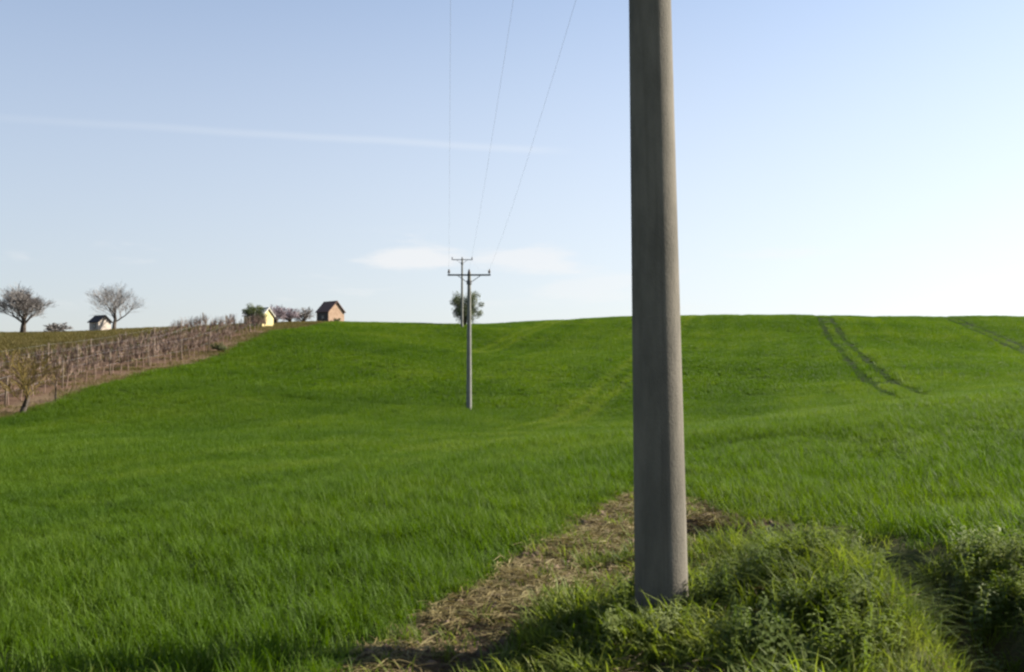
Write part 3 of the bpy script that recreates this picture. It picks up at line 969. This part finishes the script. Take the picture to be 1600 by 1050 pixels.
def leaf_crown(rr, clumps, leaf, per, flat=0.85):
    V, Fq, T = [], [], []
    for c, rad in clumps:
        tone = rr.uniform(0, 1)
        for _ in range(per):
            u = Vector((rr.gauss(0, 1), rr.gauss(0, 1), rr.gauss(0, 1))).normalized() * rad * rr.uniform(0.35, 1.05)
            p = Vector(c) + Vector((u.x, u.y, u.z * flat))
            n_ = (u.normalized() + Vector((rr.gauss(0, 0.6), rr.gauss(0, 0.6), rr.gauss(0, 0.6) + 0.3))).normalized()
            a = n_.orthogonal().normalized()
            a = Quaternion(n_, rr.uniform(0, 6.28)) @ a
            b_ = n_.cross(a)
            s = leaf * rr.uniform(0.6, 1.3)
            o = len(V)
            V += [tuple(p - a * s * 0.5), tuple(p + b_ * s * 0.28), tuple(p + a * s * 0.5), tuple(p - b_ * s * 0.28)]
            Fq.append((o, o + 1, o + 2, o + 3))
            T += [min(1, max(0, tone + rr.gauss(0, 0.2)))] * 4
    return V, Fq, T


def leafy_tree(name, xy, hgt, wid, seed, label, cat, leafm, trunk_h, nclump=26, per=130, leaf=0.10, lob=0.30, shape=1.0):
    rr = random.Random(seed)
    base = Vector((xy[0], xy[1], H(*xy)))
    root = empty(name, base)
    cz = trunk_h + (hgt - trunk_h) / 2
    hh = (hgt - trunk_h) / 2
    tr = MB()
    cl = []
    for _ in range(nclump):
        u = Vector((rr.gauss(0, 1), rr.gauss(0, 1), rr.gauss(0, 1))).normalized() * rr.uniform(0.3, 1.0)
        c = Vector((u.x * wid / 2, u.y * wid / 2, cz + u.z * hh * shape))
        cl.append((c, wid * lob * rr.uniform(0.4, 0.75)))
        tr.tube([(0, 0, trunk_h * 0.7), (c.x * 0.4, c.y * 0.4, (trunk_h + c.z) / 2), tuple(c)], [0.05, 0.03, 0.012], 4, cap=False)
    tr.tube([(0, 0, -0.15), (0.03, 0, trunk_h * 0.5), (0, 0.02, trunk_h), (0, 0, cz)], [0.11, 0.09, 0.07, 0.04], 8, cap=False)
    tr.build('trunk', M_BARK, root, True)
    V, Fq, T = leaf_crown(rr, cl, leaf, per)
    me = np_mesh('crown', np.array(V), np.array(Fq), leafm)
    at = me.attributes.new('tint', 'FLOAT', 'POINT'); at.data.foreach_set('value', np.array(T[:len(me.vertices)], np.float32))
    link('crown', me, root)
    tag(root, label, cat)
    return root


leafy_tree('round_tree', (-5.9, 119.5), 4.4, 4.6, 11, 'round grey-green tree alone on the hill crest beside the distant pole', 'tree', M_TREEL, 0.4, 60, 190, 0.16, 0.26)
# the bare trees on the rise
bare_tree('bare_tree', (-51.0, 100), 5.5, 4.9, 27, 'dense broad bare tree on the rise with a low shrub beside it', 'tree', M_BARK, M_TWIG, kids=(6, 5, 5, 4, 4), spread=0.58, up=0.6, trunk_l=0.26, twig_r=0.012, group='bare trees on the rise')
bare_tree('bare_tree', (-41.6, 100), 5.6, 4.8, 36, 'slender open-crowned bare tree on the rise beside the white hut', 'tree', M_BARK, M_TWIG, kids=(5, 5, 4, 4, 3), spread=0.60, up=0.55, trunk_l=0.34, twig_r=0.010, group='bare trees on the rise')
bare_tree('bare_shrub', (-49.0, 103), 1.3, 2.0, 41, 'low grey bare shrub at the side of the broad bare tree', 'shrub', M_BARK, M_TWIG, kids=(6, 4, 4, 3), maxd=4, spread=0.8, up=0.2, trunk_l=0.12, twig_r=0.010)
# budding tree and a sapling at the edge of the vineyard
bare_tree('budding_tree', (-23.6, 46.3), 3.3, 2.7, 57, 'forked tree with yellowish budding twigs at the vineyard edge', 'tree', M_BARK, M_YTWIG, kids=(3, 4, 4, 4, 3), spread=0.48, up=0.8, trunk_l=0.36, r=0.030, twig_r=0.007)
bare_tree('sapling', (-23.3, 49.2), 2.2, 1.3, 58, 'thin budding sapling just beyond the forked tree at the vineyard edge', 'tree', M_BARK, M_YTWIG, kids=(3, 3, 3, 2), maxd=4, spread=0.5, up=0.5, trunk_l=0.4, r=0.02, twig_r=0.006)
# by the huts
leafy_tree('evergreen_shrub', (-25.5, 95), 2.7, 2.4, 61, 'dark olive evergreen shrub in front of the yellow hut', 'shrub', M_SHRUB, 0.25, 30, 170, 0.12)
leafy_tree('evergreen_shrub', (-22.35, 121.6), 0.95, 1.2, 67, 'small green shrub at the sunny foot of the tan hut', 'shrub', M_SHRUB, 0.1, 14, 80, 0.09)
leafy_tree('evergreen_shrub', (-22.9, 75), 0.8, 1.2, 68, 'small olive bush at the foot of the outermost vines', 'shrub', M_SHRUB, 0.1, 14, 80, 0.09)
for i, (bx_, by_, bh, sd, w_) in enumerate(((-26.6, 108, 2.4, 71, 'tallest pinkish bare bush beside the yellow hut'), (-26.0, 112, 2.0, 72, 'middle pinkish bare bush of three between the two huts'),
                                            (-24.9, 115, 2.1, 73, 'greyer bare bush nearest the tan hut'))):
    bare_tree('bare_bush', (bx_, by_), bh, bh * 0.95, sd, w_, 'shrub', M_BARK, M_PINK if i < 2 else M_TWIG, kids=(7, 5, 4, 3), maxd=4, spread=0.75, up=0.3, trunk_l=0.14, twig_r=0.010, group='bare bushes between the huts')


# ------------------------------------------------------------------ huts
def hut(name, xy, rz, w, d, wall_h, roof_h, wallm, roofm, label, over=0.18, gablem=None, door=True, win=True):
    """gable ends face local -X and +X; long sides face -Y and +Y"""
    z0 = min(H(xy[0] + a, xy[1] + b_) for a in (-w / 2, w / 2) for b_ in (-d / 2, d / 2))
    root = empty(name, (xy[0], xy[1], z0), rz)
    tag(root, label, 'hut')
    t = 0.16
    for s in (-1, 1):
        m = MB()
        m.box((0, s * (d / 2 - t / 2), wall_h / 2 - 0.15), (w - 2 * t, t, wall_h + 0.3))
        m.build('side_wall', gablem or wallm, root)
    m = MB()
    for s in (-1, 1):
        x0, x1 = s * (w / 2 - t), s * w / 2
        pr = [(-d / 2, -0.3), (d / 2, -0.3), (d / 2, wall_h), (0, wall_h + roof_h), (-d / 2, wall_h)]
        vs_ = [(x0, a, b_) for a, b_ in pr] + [(x1, a, b_) for a, b_ in pr]
        fs = [tuple(range(5)), tuple(range(9, 4, -1))] + [(i, (i + 1) % 5, 5 + (i + 1) % 5, 5 + i) for i in range(5)]
        m.add(vs_, fs)
    m.build('gable_wall', wallm, root)
    sl = math.hypot(d / 2, roof_h)
    for s in (-1, 1):
        r_ = MB()
        ang = math.atan2(roof_h, d / 2)
        L = sl + over
        c = Vector((0, s * (d / 2 + over * math.cos(ang)) / 2, wall_h + roof_h - (roof_h + over * math.sin(ang)) / 2 + 0.05))
        r_.box(c, (w + 2 * over, L, 0.07), Matrix.Rotation(-s * ang, 3, 'X'))
        r_.build('roof_slope', roofm, root)
    r_ = MB()
    r_.box((0, 0, wall_h + roof_h + 0.085), (w + 2 * over, 0.14, 0.06))
    r_.build('ridge_cap', roofm, root)
    if door:
        q = MB(); q.box((w / 2 + 0.015, 0.15 * d, 0.85), (0.05, 0.7, 1.7)); dr = q.build('door', M_DOOR, root)
        q = MB(); q.box((w / 2 + 0.055, 0.15 * d - 0.26, 0.9), (0.03, 0.03, 0.12)); q.build('handle', M_STEEL, dr)
    if win:
        q = MB(); q.box((0.1, -d / 2 - 0.01, wall_h * 0.6), (0.55, 0.05, 0.5)); wi = q.build('window', M_WOOD, root)
        q = MB(); q.box((0.1, -d / 2 - 0.03, wall_h * 0.6), (0.43, 0.03, 0.38)); q.build('pane', M_GLASS, wi)
    return root


hut('vineyard_hut', (-23.4, 123.5), R(-42), 2.5, 2.5, 1.75, 1.3, M_TPLAS, M_ROOFR, 'tan-gabled hut with red-brown roof and side coloured dark for shade at the hill crest', door=False, gablem=M_SHADEWALL)  # long walls carry their shade in the colour
hut('vineyard_hut', (-26.3, 99.5), R(-22), 2.3, 1.9, 1.3, 0.75, M_YPLAS, M_ROOFL, 'small yellow hut with pale roof half hidden by the evergreen shrub', win=False, door=False)
hut('vineyard_hut', (-43.4, 101), R(-35), 1.7, 1.4, 1.2, 0.6, M_WPLAS, M_ROOFD, 'tiny white hut with dark roof beside the slender bare tree', win=True, door=False)

# ------------------------------------------------------------------ vineyard rows
post_m = MB()
post_m.lathe([(0.045, -0.25), (0.043, 0.6), (0.04, 1.55), (0.02, 1.58)], 7)
POST = post_m.mesh('post', M_WOOD, True)


def vine_row(k, xo, y0, y1, label):
    rr = random.Random(900 + k)
    bxy = lambda yy: float(np.interp(yy, [p_[1] for p_ in BOUND], [p_[0] for p_ in BOUND])) - xo
    ox, oy = bxy(y0), y0
    oz = H(ox, oy)
    root = empty('vine_row', (ox, oy, oz))
    tag(root, label, 'vine row', 'trellised rows of bare vines')
    ys = np.arange(y0, y1 + 0.1, 1.1)
    xs = np.array([bxy(v) for v in ys])
    zs = height(xs, ys)
    wires = MB()
    for hgt in (0.65, 1.05, 1.45):
        wires.tube([(a - ox, b_ - oy, c - oz + hgt) for a, b_, c in zip(xs[::3], ys[::3], zs[::3])], 0.004, 3, cap=False)
    wires.build('trellis_wire', M_WIRE, root)
    vn = MB()
    for i, (a, b_, c) in enumerate(zip(xs, ys, zs)):
        p0 = Vector((a - ox, b_ - oy, c - oz))
        if i % 5 == 0:
            o = link('post', POST, root, p0 + Vector((rr.gauss(0, 0.03), 0, 0)))
            o.rotation_euler = (rr.gauss(0, 0.03), rr.gauss(0, 0.03), rr.uniform(0, 6))
            o.scale = (1, 1, rr.uniform(0.9, 1.1))
        hd = p0 + Vector((rr.gauss(0, 0.05), 0.3 + rr.gauss(0, 0.08), rr.uniform(0.6, 0.8)))
        st = p0 + Vector((0, 0.3, -0.1))
        vn.tube([st, st.lerp(hd, 0.5) + Vector((rr.gauss(0, 0.03), rr.gauss(0, 0.03), 0)), hd], [0.035, 0.028, 0.03], 5, cap=False)
        for _ in range(rr.randint(22, 30)):
            q = hd + Vector((rr.gauss(0, 0.03), rr.gauss(0, 0.22), rr.gauss(0, 0.05)))
            e = q + Vector((rr.gauss(0, 0.16), rr.gauss(0, 0.25), rr.uniform(0.25, 0.9)))
            vn.tube([q, q.lerp(e, 0.5) + Vector((rr.gauss(0, 0.06), rr.gauss(0, 0.06), 0)), e], [0.017, 0.015, 0.010], 3, cap=False)
    o = vn.build('bare_vines', M_CANE, root)
    tag(o, kind='stuff')


ORD = ['outermost', 'second', 'third', 'fourth', 'fifth', 'sixth', 'seventh', 'eighth', 'ninth', 'tenth', 'eleventh']
for k in range(3):
    vine_row(k, 1.5 + 2.4 * k, 42 + 0.9 * k, 91 - 1.5 * k, ('outermost row of bare vines on wooden posts along the wheat' if k == 0 else
                                                 '%s row of bare vines on wooden posts counted from the wheat' % ORD[k]))
